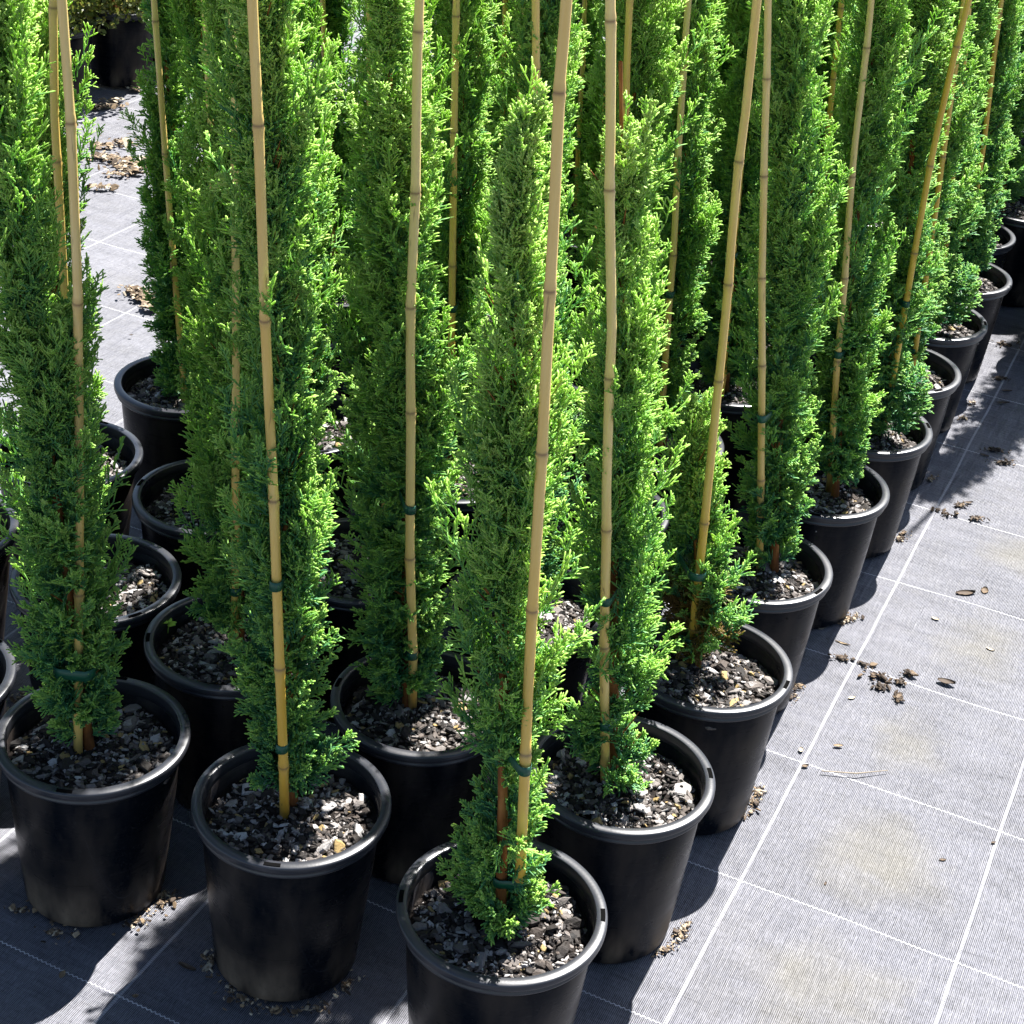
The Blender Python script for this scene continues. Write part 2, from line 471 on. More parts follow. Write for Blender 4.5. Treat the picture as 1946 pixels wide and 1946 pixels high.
def prof_full(t):      # column: narrow foot, full from one eighth, slow taper to a thin leader
    return np.interp(t, [0, 0.06, 0.14, 0.35, 0.55, 0.72, 0.86, 1.0], [0.040, 0.048, 0.057, 0.060, 0.056, 0.047, 0.033, 0.006])
def prof_short(t):
    return np.interp(t, [0, 0.05, 0.12, 0.22, 0.36, 0.52, 0.66, 0.80, 0.90, 1.0], [0.058, 0.046, 0.050, 0.057, 0.064, 0.060, 0.045, 0.028, 0.017, 0.004])

CROWNS = []      # (crown mesh, trunk mesh, height)
for k, (ht, rs, nb) in enumerate([(1.44, 1.00, 250), (1.50, 0.95, 270), (1.42, 1.08, 255), (1.46, 1.0, 270), (1.40, 1.02, 240)]):
    f = trunk_fn(k)
    rg = np.random.RandomState(k+900)
    ss = [(rg.uniform(0.3, 1.3), rg.uniform(0, 6.28), rg.uniform(0.07, 0.13), rg.uniform(0.95, 1.3)) for _ in range(60)]
    c = crown('crown', 11+k, SOIL+(0.012 if k % 2 else 0.035), ht, (lambda s: (lambda t: prof_full(t)*s))(rs), int(nb*1.12), f, side_shoots=ss, notch=(0.9, 0.92, 0.6, 0.92, 0.75)[k])
    CROWNS.append((c, trunk_mesh('trunk', ht-0.05, f, seed=k)))
ff = trunk_fn(40, 0.004)
c_front = crown('crown', 51, SOIL+0.006, 4.85*U, lambda t: prof_short(t)*1.0, 210, ff, notch=0.5,
                side_shoots=((3.4*U, 2.0, 0.09, 1.2), (3.2*U, 5.6, 0.10, 1.15), (3.6*U, 4.4, 0.09, 1.25), (3.8*U, 0.3, 0.08, 1.2), (2.9*U, 3.3, 0.08, 1.1), (4.15*U, 3.3, 0.09, 1.15), (4.0*U, -0.3, 0.08, 1.0), (4.3*U, 2.0, 0.10, 1.3), (3.95*U, 2.9, 0.12, 1.15), (4.3*U, 5.9, 0.07, 1.2), (SOIL+0.02, 3.4, 0.10, 0.25), (SOIL+0.03, 3.8, 0.09, 0.5), (SOIL+0.015, 4.2, 0.08, 0.3), (SOIL+0.02, 3.1, 0.09, 0.45), (SOIL+0.03, 4.6, 0.07, 0.6), (SOIL+0.01, 0.2, 0.06, 0.5)))
CROWNS.append((c_front, trunk_mesh('trunk', 4.6*U, ff, seed=41)))
fg = trunk_fn(43, 0.004)
c_right = crown('crown', 53, SOIL+0.006, 4.55*U, lambda t: prof_short(t)*1.04, 215, fg, notch=0.6,
                side_shoots=((4.25*U, 0.1, 0.13, 0.95), (4.28*U, 0.9, 0.12, 1.2), (4.2*U, 3.4, 0.10, 1.1), (SOIL+0.02, 3.3, 0.13, 0.9), (SOIL+0.02, 3.7, 0.10, 0.8), (4.0*U, 4.5, .1, 1.2)))
CROWNS.append((c_right, trunk_mesh('trunk', 4.95*U, fg, seed=44)))
def brown_low(P, rng):
    z = P[:, 2]-SOIL
    return np.clip((0.17-z)/0.05, 0, 1)*(np.hypot(P[:, 0], P[:, 1]) < 0.035)*(rng.uniform(0, 1, len(P)) < 0.8)+0.0
fh = trunk_fn(46, 0.003)
c_stunt = crown('crown', 55, SOIL+0.02, 2.45*U, lambda t: (0.058-0.012*t)*np.clip((1.02-t)/0.75, 0, 1)**0.8, 110, fh, brown_fun=brown_low,
                side_shoots=((2.0*U, 1.0, 0.12, 1.45), (1.9*U, 3.0, 0.09, 1.35), (SOIL+.06, 0.2, .09, .3), (SOIL+.05, 5.6, .08, .3)))
CROWNS.append((c_stunt, trunk_mesh('trunk', 2.5*U, fh, r0=0.005, stubs=10, seed=47)))

# ------------------------------------------------------------------ pot meshes
def u_(P): return [(a*U, b*U) for a, b in P]
Vb, Fb = lathe(u_([(0.0, 0.012), (0.30, 0.012), (0.318, 0.0), (0.362, 0.0), (0.371, 0.012), (0.376, 0.06), (0.4, 0.30), (0.4275, 0.60), (0.452, 0.915),
                   (0.449, 0.925), (0.438, 0.915), (0.41, 0.60), (0.40, 0.5)]), 96)
ME_BODY = mesh_np('pot', Vb, Fb, None, [MPOT])
Vr, Fr = lathe(u_([(0.4530, 0.900), (0.478, 0.902), (0.4835, 0.908), (0.4835, 0.918), (0.4800, 0.921), (0.4800, 0.944), (0.497, 0.946), (0.4995, 0.949),
                   (0.5, 0.955), (0.4998, 0.972), (0.4975, 0.9785), (0.493, 0.9815), (0.470, 0.9837), (0.4505, 0.9825), (0.4465, 0.980), (0.4450, 0.974), (0.443, 0.95), (0.439, 0.905)]), 96, True)
ME_RIM = mesh_np('rim', Vr, Fr, None, [MRIM])
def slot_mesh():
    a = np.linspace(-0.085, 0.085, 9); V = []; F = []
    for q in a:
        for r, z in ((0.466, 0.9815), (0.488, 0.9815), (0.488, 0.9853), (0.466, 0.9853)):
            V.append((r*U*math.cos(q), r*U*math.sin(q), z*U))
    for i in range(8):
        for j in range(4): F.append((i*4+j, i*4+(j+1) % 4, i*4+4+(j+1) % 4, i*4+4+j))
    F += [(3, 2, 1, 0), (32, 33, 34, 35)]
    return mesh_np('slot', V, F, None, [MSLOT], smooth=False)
ME_SLOT = slot_mesh()

def chips(n, rng, place, smin=0.0028, smax=0.0085, big=0.05, squash=0.15, tmap=None, tilt=20):
    V, F4, F3, tone = [], [], [], []
    off = 0
    for i in range(n):
        x, y, z = place(rng)
        s = rng.uniform(smin, smax) if rng.rand() > big else rng.uniform(smax, smax*2.0)
        k = rng.randint(5, 8)
        a = np.sort(rng.uniform(0, 2*np.pi, k)+0); a = np.linspace(0, 2*np.pi, k, endpoint=False)+rng.uniform(-.35, .35, k)
        asp = rng.uniform(0.28, 0.8)
        rr = s*rng.uniform(0.75, 1.15, k)
        px, py = rr*np.cos(a), rr*np.sin(a)*asp
        th = s*squash*rng.uniform(0.7, 1.5)
        bot = np.stack([px, py, -th+0*px], 1); mid = np.stack([px*1.02, py*1.02, 0.3*th+0*px], 1)
        top = np.stack([px*0.8, py*0.8, th+rng.normal(0, th*.25, k)], 1)
        v = np.concatenate([bot, mid, top, [[0, 0, th*1.1]]])
        rz = rng.uniform(0, 6.28); tx = math.radians(rng.normal(0, tilt)); ty = math.radians(rng.normal(0, tilt))
        R = np.array(Matrix.Rotation(rz, 3, 'Z') @ Matrix.Rotation(tx, 3, 'X') @ Matrix.Rotation(ty, 3, 'Y'))
        v = v@R.T+np.array([x, y, z])
        V.append(v)
        for j in range(k):
            q = (j+1) % k
            F4.append((off+j, off+q, off+k+q, off+k+j)); F4.append((off+k+j, off+k+q, off+2*k+q, off+2*k+j))
            F3.append((off+2*k+j, off+2*k+q, off+3*k))
        u = rng.rand()
        tn = rng.uniform(0.0, 0.30) if u < 0.38 else (rng.uniform(0.3, 0.7) if u < 0.72 else (rng.uniform(0.65, 0.93) if u < 0.965 else 1.0))
        if tmap: tn = tmap(rng)
        tone += [tn]*(3*k+1)
        off += 3*k+1
    return np.concatenate(V), F4, F3, tone

MULCH = []
for k in range(5):
    rng = np.random.RandomState(200+k)
    # the lumpy surface of the potting mix
    nr, na = 10, 48
    r = np.linspace(0, 0.437*U, nr+1)[1:]
    a = np.linspace(0, 2*np.pi, na, endpoint=False)
    ph = rng.uniform(0, 6, 6)
    def hz(x, y, ph=ph):
        q = np.hypot(x, y)/(0.44*U)
        return SOIL-0.004+0.0045*np.sin(x*42+ph[0])*np.sin(y*38+ph[1])+0.003*np.sin(x*90+ph[2]+y*60)-0.004*q**3+0.004*(1-q)
    X = r[:, None]*np.cos(a); Y = r[:, None]*np.sin(a)
    V = np.concatenate([[[0, 0, float(hz(0, 0))]], np.stack([X, Y, hz(X, Y)], -1).reshape(-1, 3)])
    F4 = [(1+i*na+j, 1+i*na+(j+1) % na, 1+(i+1)*na+(j+1) % na, 1+(i+1)*na+j)[::-1] for i in range(nr-1) for j in range(na)]
    F3 = [(0, 1+j, 1+(j+1) % na) for j in range(na)]
    me_s = mesh_np('soil', V, F4, F3, [MSOIL])
    def place(rg, hz=hz):
        q = math.sqrt(rg.rand())*0.408*U; an = rg.uniform(0, 6.283)
        x, y = q*math.cos(an), q*math.sin(an)
        return x, y, float(hz(x, y))+rg.uniform(-0.001, 0.0045)
    v, f4, f3, tn = chips(1700, rng, place, smin=0.0022, smax=0.0078)
    me_c = mesh_np('bark_mulch', v, f4, f3, [MCHIP], {'tone': tn}, smooth=False)
    MULCH.append((me_s, me_c))

# ------------------------------------------------------------------ layout tables, in rim diameters
POS={(0,0):(0.213,6.429), (-1,0):(-0.871,7.035), (-2,0):(-1.970,7.414), (-3,0):(-3.000,7.772), (0,1):(0.794,7.504), (-1,1):(-0.298,7.955), (-2,1):(-1.413,8.364), (-3,1):(-2.320,8.852), (-4,1):(-3.417,9.238), (0,2):(1.319,8.582), (-1,2):(0.246,9.010), (-2,2):(-0.793,9.325), (-3,2):(-1.848,9.924), (-4,2):(-2.885,10.296), (0,3):(1.700,9.734), (-1,3):(0.672,10.226), (-2,3):(-0.313,10.598), (-3,3):(-1.422,11.053), (-4,3):(-2.352,11.495), (0,4):(2.245,10.871), (-1,4):(1.116,11.293), (-2,4):(0.124,11.767), (-3,4):(-0.935,12.148), (-4,4):(-1.900,12.600), (0,5):(2.729,11.880), (-1,5):(1.729,12.432), (-2,5):(0.679,12.785), (-3,5):(-0.424,13.183), (-4,5):(-1.482,13.580), (0,6):(3.156,12.958), (-1,6):(2.089,13.397), (-2,6):(1.047,13.829), (-3,6):(-0.054,14.297), (-4,6):(-1.031,14.679), (0,7):(3.597,14.047), (-1,7):(2.544,14.484), (-2,7):(1.478,14.935), (-3,7):(0.500,15.375), (-4,7):(-0.546,15.780), (0,8):(4.054,15.142), (-1,8):(2.964,15.563), (-2,8):(1.945,16.056), (-3,8):(0.892,16.430), (-4,8):(-0.167,16.920), (1,9):(5.481,15.826), (0,9):(4.345,16.298), (-1,9):(3.368,16.653), (-2,9):(2.377,17.164), (-3,9):(1.342,17.584), (-4,9):(0.240,18.047), (1,10):(6.303,16.805), (0,10):(5.12,17.20), (-1,10):(4.054,17.865), (-2,10):(3.061,18.139), (-3,10):(2.113,18.570), (-4,10):(1.066,18.982), (1,11):(6.673,17.956), (0,11):(5.632,18.398), (-1,11):(4.567,18.796), (-2,11):(3.527,19.205), (-3,11):(2.453,19.653), (-4,11):(1.418,20.115), (1,12):(7.015,19.066), (0,12):(6.000,19.461), (-1,12):(4.866,19.899), (-2,12):(3.850,20.355), (-3,12):(2.808,20.805), (-4,12):(1.769,21.251)}
STK={(-2,0):[(-0.074,-0.017,0.854), (-0.072,0.000,1.258), (-0.066,0.000,1.661), (-0.060,0.000,2.050), (-0.055,0.000,2.426), (-0.049,0.000,2.788), (-0.030,-0.052,3.165), (0.009,-0.176,3.559), (0.009,-0.220,3.918), (-0.003,-0.220,4.245), (-0.014,-0.220,4.562), (-0.030,-0.220,4.950)],
(-3,1):[(-0.116,0.031,0.854), (-0.119,0.000,1.359), (-0.131,0.000,1.825), (-0.142,0.000,2.274), (-0.141,-0.043,2.728), (-0.114,-0.181,3.142), (-0.120,-0.200,3.488), (-0.131,-0.200,3.816), (-0.141,-0.200,4.135), (-0.124,-0.200,4.549)],
(-1,0):[(-0.039,0.025,0.854), (-0.042,-0.122,1.333), (-0.053,-0.200,1.735), (-0.074,-0.200,2.062), (-0.097,-0.177,2.364), (-0.123,-0.136,2.647), (-0.147,-0.101,2.928), (-0.165,-0.116,3.271), (-0.183,-0.130,3.601), (-0.193,-0.188,3.938), (-0.203,-0.243,4.259), (-0.220,-0.250,4.548), (-0.241,-0.250,4.845), (-0.261,-0.250,5.133)],
(-2,1):[(0.013,0.034,0.854), (0.019,-0.076,1.380), (0.015,-0.125,1.841), (0.005,-0.134,2.259), (-0.001,-0.142,2.631), (-0.007,-0.150,2.991), (-0.009,-0.174,3.346), (-0.012,-0.198,3.689), (-0.014,-0.220,4.019), (-0.021,-0.220,4.331), (-0.052,-0.220,4.767)],
(-1,1):[(-0.052,0.108,0.854), (-0.073,-0.069,1.397), (-0.096,-0.169,1.860), (-0.122,-0.200,2.257), (-0.147,-0.200,2.621), (-0.172,-0.200,2.974), (-0.188,-0.200,3.331), (-0.203,-0.200,3.676), (-0.218,-0.200,4.023), (-0.232,-0.200,4.358), (-0.246,-0.200,4.683), (-0.247,-0.200,4.950)],
(0,0):[(0.086,0.118,0.854), (0.052,-0.144,1.484), (0.029,-0.199,1.902), (0.012,-0.120,2.199), (-0.004,-0.168,2.535), (-0.018,-0.214,2.856), (-0.031,-0.220,3.140), (-0.043,-0.220,3.411), (-0.055,-0.220,3.674), (-0.067,-0.220,3.929), (-0.080,-0.220,4.232), (-0.092,-0.220,4.524), (-0.108,-0.220,4.836), (-0.124,-0.220,5.137), (-0.122,-0.220,5.390)],
(0,1):[(-0.069,0.079,0.854), (-0.131,-0.121,1.424), (-0.174,-0.126,1.823), (-0.214,-0.131,2.208), (-0.258,-0.192,2.611), (-0.297,-0.220,2.979), (-0.318,-0.220,3.296), (-0.338,-0.220,3.603), (-0.377,-0.220,3.937), (-0.416,-0.220,4.259), (-0.445,-0.220,4.560), (-0.473,-0.220,4.852), (-0.512,-0.220,5.144)],
(-1,3):[(0.119,-0.026,0.854), (0.074,-0.113,1.351), (0.033,-0.175,1.815), (-0.004,-0.200,2.243), (-0.038,-0.200,2.647), (-0.074,-0.200,3.133), (-0.109,-0.200,3.601), (-0.159,-0.200,4.243), (-0.171,-0.200,4.491)],
(0,2):[(-0.067,0.150,0.854), (-0.136,-0.106,1.581), (-0.170,-0.200,2.121), (-0.187,-0.200,2.575), (-0.204,-0.200,3.013), (-0.232,-0.200,3.477), (-0.259,-0.200,3.922), (-0.264,-0.200,4.311), (-0.269,-0.200,4.687), (-0.290,-0.200,4.945)],
(0,3):[(0.062,0.130,0.854), (-0.044,-0.085,1.489), (-0.129,-0.200,2.033), (-0.191,-0.200,2.496), (-0.251,-0.200,2.942), (-0.309,-0.200,3.368), (-0.366,-0.200,3.780), (-0.409,-0.200,4.164), (-0.451,-0.200,4.536), (-0.469,-0.200,4.681)],
(0,4):[(0.123,0.150,0.854), (0.020,-0.080,1.467), (-0.054,-0.197,1.988), (-0.093,-0.200,2.448), (-0.131,-0.200,2.892), (-0.190,-0.200,3.620), (-0.223,-0.200,4.246), (-0.239,-0.200,4.476)],
(0,5):[(0.162,0.093,0.854), (0.103,-0.115,1.593), (0.075,-0.200,2.237), (0.066,-0.200,3.074), (0.074,-0.200,3.757), (0.112,-0.200,4.307)],
(0,7):[(0.081,0.063,0.854), (-0.014,-0.135,1.660), (-0.116,-0.200,2.607), (-0.194,-0.200,3.399), (-0.241,-0.200,3.823)],
(0,8):[(0.125,0.127,0.854), (-0.021,-0.151,1.780), (-0.056,-0.200,2.340), (-0.122,-0.200,3.146), (-0.154,-0.200,3.605)],
(-4,5):[(-0.016,-0.017,0.854), (-0.051,-0.136,1.542), (-0.090,-0.200,2.177), (-0.169,-0.200,2.956), (-0.211,-0.200,3.457)],
(-2,3):[(-0.012,0.150,0.854), (-0.037,-0.091,1.516), (-0.064,-0.200,2.058), (-0.095,-0.200,2.527), (-0.122,-0.200,2.976), (-0.148,-0.200,3.410), (-0.171,-0.200,3.864), (-0.194,-0.200,4.303)],
(-2,2):[(0.118,0.150,0.854), (0.143,-0.141,1.737), (0.121,-0.200,2.180), (0.096,-0.200,2.577), (0.072,-0.200,2.962), (0.055,-0.200,3.354), (0.038,-0.200,3.733), (0.022,-0.200,4.101), (0.005,-0.200,4.590)],
(-1,2):[(0.001,0.150,0.854), (-0.048,-0.122,1.652), (-0.083,-0.200,2.114), (-0.114,-0.200,2.515), (-0.145,-0.200,2.903), (-0.175,-0.200,3.279), (-0.216,-0.200,3.928), (-0.248,-0.200,4.341), (-0.279,-0.200,4.739)],
(-1,4):[(0.044,0.049,0.854), (-0.004,-0.102,1.459), (-0.045,-0.200,2.009), (-0.073,-0.200,2.559), (-0.103,-0.200,2.976), (-0.132,-0.200,3.380), (-0.184,-0.200,4.146), (-0.183,-0.200,4.270)],
(0,10):[(-0.193,0.150,0.854), (-0.439,-0.200,2.109), (-0.572,-0.200,3.161)]}
TRK={(0,0):[(0.001,0.020,0.854), (-0.159,0.020,3.058), (-0.255,0.020,4.805)],
(-1,0):[(-0.006,0.090,0.854), (-0.195,0.090,3.493), (-0.278,0.090,5.048)],
(-2,0):[(-0.031,0.033,0.854), (-0.090,0.033,2.382), (-0.246,0.033,3.415), (-0.359,0.033,4.132)],
(-3,2):[(0.079,0.151,0.854), (-0.059,0.151,2.933), (-0.121,0.151,3.927)],
(-1,1):[(-0.094,0.149,0.854), (-0.259,0.149,2.419), (-0.400,0.149,4.647)],
(0,1):[(-0.024,0.064,0.854), (-0.275,0.064,3.451), (-0.388,0.064,4.411)],
(0,2):[(-0.032,0.114,0.854), (-0.189,0.114,1.478), (-0.269,0.114,2.532)],
(0,3):[(0.207,0.233,0.854), (-0.095,0.233,2.807), (-0.189,0.233,3.910), (-0.250,0.233,4.596)],
(0,5):[(0.213,0.060,0.854), (-0.012,0.060,3.347), (-0.066,0.060,4.226)]}


def polyeval(P, z):
    P = np.array(P); zs = P[:, 2]
    x = np.interp(z, zs, P[:, 0]); y = np.interp(z, zs, P[:, 1])
    for idx, arr in ((0, x), (1, y)):
        m = z > zs[-1]
        sl = (P[-1, idx]-P[0, idx])/(zs[-1]-zs[0])
        arr[m] = P[-1, idx]+sl*(z[m]-zs[-1])
        m = z < zs[0]; arr[m] = P[0, idx]
    return x, y

def stake_mesh(P, seed, rad=0.0055, ztop=6.3, pale=0.5):
    rng = np.random.RandomState(seed)
    P = [tuple(q) for q in P]
    nodes = []; z = 0.86+rng.uniform(0.1, 0.5)
    while z < ztop:
        nodes.append(z); z += rng.uniform(0.55, 0.92)
    zs = [0.80]; rs = [1.0]; nd = [0.0]
    for q in nodes:
        zs += [q-0.05, q-0.020, q-0.006, q+0.006, q+0.018, q+0.05]
        rs += [1.0, 1.09, 1.20, 1.04, 1.13, 0.99]; nd += [0, 0.15, 0.25, 0.95, 0.2, 0]
        zs += [q+0.25]; rs += [0.97]; nd += [0]
    zs = np.array(zs); o = np.argsort(zs); zs = zs[o]; rs = np.array(rs)[o]; nd = np.array(nd)[o]
    k = zs < ztop; zs, rs, nd = zs[k], rs[k], nd[k]
    x, y = polyeval(P, zs)
    # a small kink at every node
    kx = np.interp(zs, [0]+nodes+[9], np.concatenate([[0], rng.normal(0, 0.004, len(nodes)), [0]]))
    ky = np.interp(zs, [0]+nodes+[9], np.concatenate([[0], rng.normal(0, 0.004, len(nodes)), [0]]))
    path = np.stack([(x+kx)*U, (y+ky)*U, zs*U], 1)
    taper = 1.06-0.03*(zs-0.8)
    V, F = tube(path, rad*rs*taper, 12)
    # cut end caps
    n = len(zs)
    V = np.concatenate([V, [path[0], path[-1]]]); c0, c1 = len(V)-2, len(V)-1
    F3 = [(c0, i, (i+1) % 12) for i in range(12)]+[(c1, (n-1)*12+(i+1) % 12, (n-1)*12+i) for i in range(12)]
    age = np.clip((zs-1.2)/3.0, 0, 1)*0.55+pale-0.45
    age = np.concatenate([np.repeat(age, 12), [age[0], age[-1]]])
    ndv = np.concatenate([np.repeat(nd, 12), [0.5, 0.5]])
    return mesh_np('bamboo_stake', V, F, F3, [MBB], {'age': age, 'node': ndv})

def tie_mesh(p, q, z, rad=0.0072, hgt=0.012, sag=0.005):
    """a flat tape looped round the cane at p and the stem at q (metres)"""
    p = np.array(p); q = np.array(q); d = q-p; L = np.linalg.norm(d)
    d = d/max(L, 1e-6); n = np.array([-d[1], d[0]])
    pts = []
    for a in np.linspace(math.pi/2, 3*math.pi/2, 9): pts.append((p+rad*(math.cos(a)*d+math.sin(a)*n), 0))
    for a in np.linspace(-math.pi/2, math.pi/2, 9): pts.append((q+(rad*1.25)*(math.cos(a)*d+math.sin(a)*n), 1))
    m = len(pts); V = []
    for i, (c, w) in enumerate(pts):
        g = c+0.0*c
        cc = (p+q)/2; o = (g-cc)/max(np.linalg.norm(g-cc), 1e-6)
        zz = z-sag*w
        V += [(g[0], g[1], zz-hgt/2), (g[0], g[1], zz+hgt/2), (g[0]+o[0]*0.0007, g[1]+o[1]*0.0007, zz+hgt/2), (g[0]+o[0]*0.0007, g[1]+o[1]*0.0007, zz-hgt/2)]
    F = []
    for i in range(m):
        j = (i+1) % m
        for k in range(4): F.append((i*4+k, j*4+k, j*4+(k+1) % 4, i*4+(k+1) % 4))
    return mesh_np('plant_tie', V, F, None, [MTIE])

LAB = {
 (0, 0): 'shortest front cypress, in the black pot nearest the camera, thick cane at its right',
 (-1, 0): 'cypress with cane bare at its foot, in the pot directly left of the nearest pot',
 (-2, 0): 'bushy cypress in the large pot in the lower left corner',
 (-3, 0): 'cypress in the lower of two pots cut off by the left edge',
 (0, 1): 'cypress with forked leader tip, in the pot touching the nearest pot on its right',
 (-1, 1): 'cypress with grey weathered cane, in the shaded pot between the two nearest pots',
 (-2, 1): 'cypress in the shaded pot where a tiny green seedling sprouts from the bark',
 (-3, 1): 'cypress in the bright-barked pot directly behind the lower left corner tree',
 (-4, 1): 'cypress in the upper of two pots cut off by the left edge',
 (0, 2): 'stunted knee-high cypress with browned lower foliage beside a leaning cane',
 (0, 3): 'cypress behind a straight cane with two ties, directly behind the stunted one',
 (0, 4): 'cypress fifth along the right edge of the block, counting the nearest pot as first',
 (0, 5): 'cypress with thick golden cane leaning right, sixth along the right edge of the block',
 (0, 6): 'cypress seventh along the right edge of the block, cane hidden in foliage',
 (0, 7): 'cypress eighth along the right edge of the block, slim cane in bright bark',
 (0, 8): 'cypress ninth along the right edge of the block, green tie near the bark',
 (0, 9): 'cypress tenth along the right edge of the block, rim overlapping the ninth pot',
 (0, 10): 'cypress whose pot is cut by the right picture edge, bark bright',
 (-1, 2): 'cypress in the bright-barked pot glimpsed between the nearest tree and the forked-tip tree',
 (-2, 2): 'cypress right behind the grey-cane tree, dark front rim glimpsed at its left',
 (-3, 2): 'dark cypress with bare brown stem high up, slotted rim left of the seedling pot',
 (-4, 2): 'cypress whose big pot rim shows on both sides of the lower left corner tree',
 (-1, 3): 'cypress in the shaded dark-barked pot glimpsed above the bright one, mid picture',
 (-2, 3): 'cypress with thin yellow cane rising between the grey-cane tree and nearest tree',
 (-3, 3): 'cypress with pale sunlit bark glimpsed in the dark gap left of the grey-cane tree',
 (-4, 3): 'cypress at the left side of the block, its pot standing against open mat',
 (-1, 4): 'cypress whose bright rim curves behind the leaning cane of the stunted plant',
 (-2, 4): 'cypress with a sunlit patch of bark glimpsed right of the nearest cane, mid height',
 (-3, 4): 'cypress whose dark rim shows at the top of the gap left of the grey-cane tree',
 (-4, 4): 'cypress with a scrap of bright rim above the dark rim in the left gap',
 (-4, 5): 'cypress whose slim cane stands bare-footed high in the gap left of centre',
 (-1, 5): 'cypress whose dark rim shows above the bright rim behind the leaning cane',
 (-3, 6): 'cypress with a thin curved rim edge glimpsed high, right of the nearest cane',
}
LAB_DEEP = 'cypress deep in the block, its pot hidden by the trees in front'
LEAN0 = (-0.066, 0.0)
TIES = {(0, 0): (1.94, 1.14), (-2, 0): (1.43,), (-1, 0): (1.41, 2.36), (-1, 1): (1.30, 2.3), (0, 1): (1.33, 2.11), (0, 2): (1.108, 1.667), (0, 3): (1.303, 2.108),
        (0, 4): (1.083, 2.063), (0, 5): (1.291, 2.045), (0, 7): (1.046, 1.9), (0, 8): (0.998, 1.7), (-4, 5): (0.973, 1.954), (-2, 1): (1.35, 2.4)}
VAR = {(0, 0): 5, (0, 1): 6, (0, 2): 7, (-3, 2): 1, (0, 3): 3, (0, 5): 1, (-2, 0): 3, (-1, 1): 3, (-1, 0): 0}
LEAN = {(-3, 1): (-0.066, 0.0), (-4, 2): (-0.095, 0.0), (-3, 0): (-0.08, 0)}
WD = {(-3, 1): 0.85, (-4, 2): 0.9, (-2, 0): 1.0, (-1, 1): 1.1}
SC = {(-1, 1): 0.80, (-1, 0): 0.98}
PALE = {(0, 1): 0.85, (-1, 1): 0.85, (0, 3): 0.8, (0, 5): 0.05, (0, 7): 0.15, (0, 2): 0.45, (0, 0): 0.5}

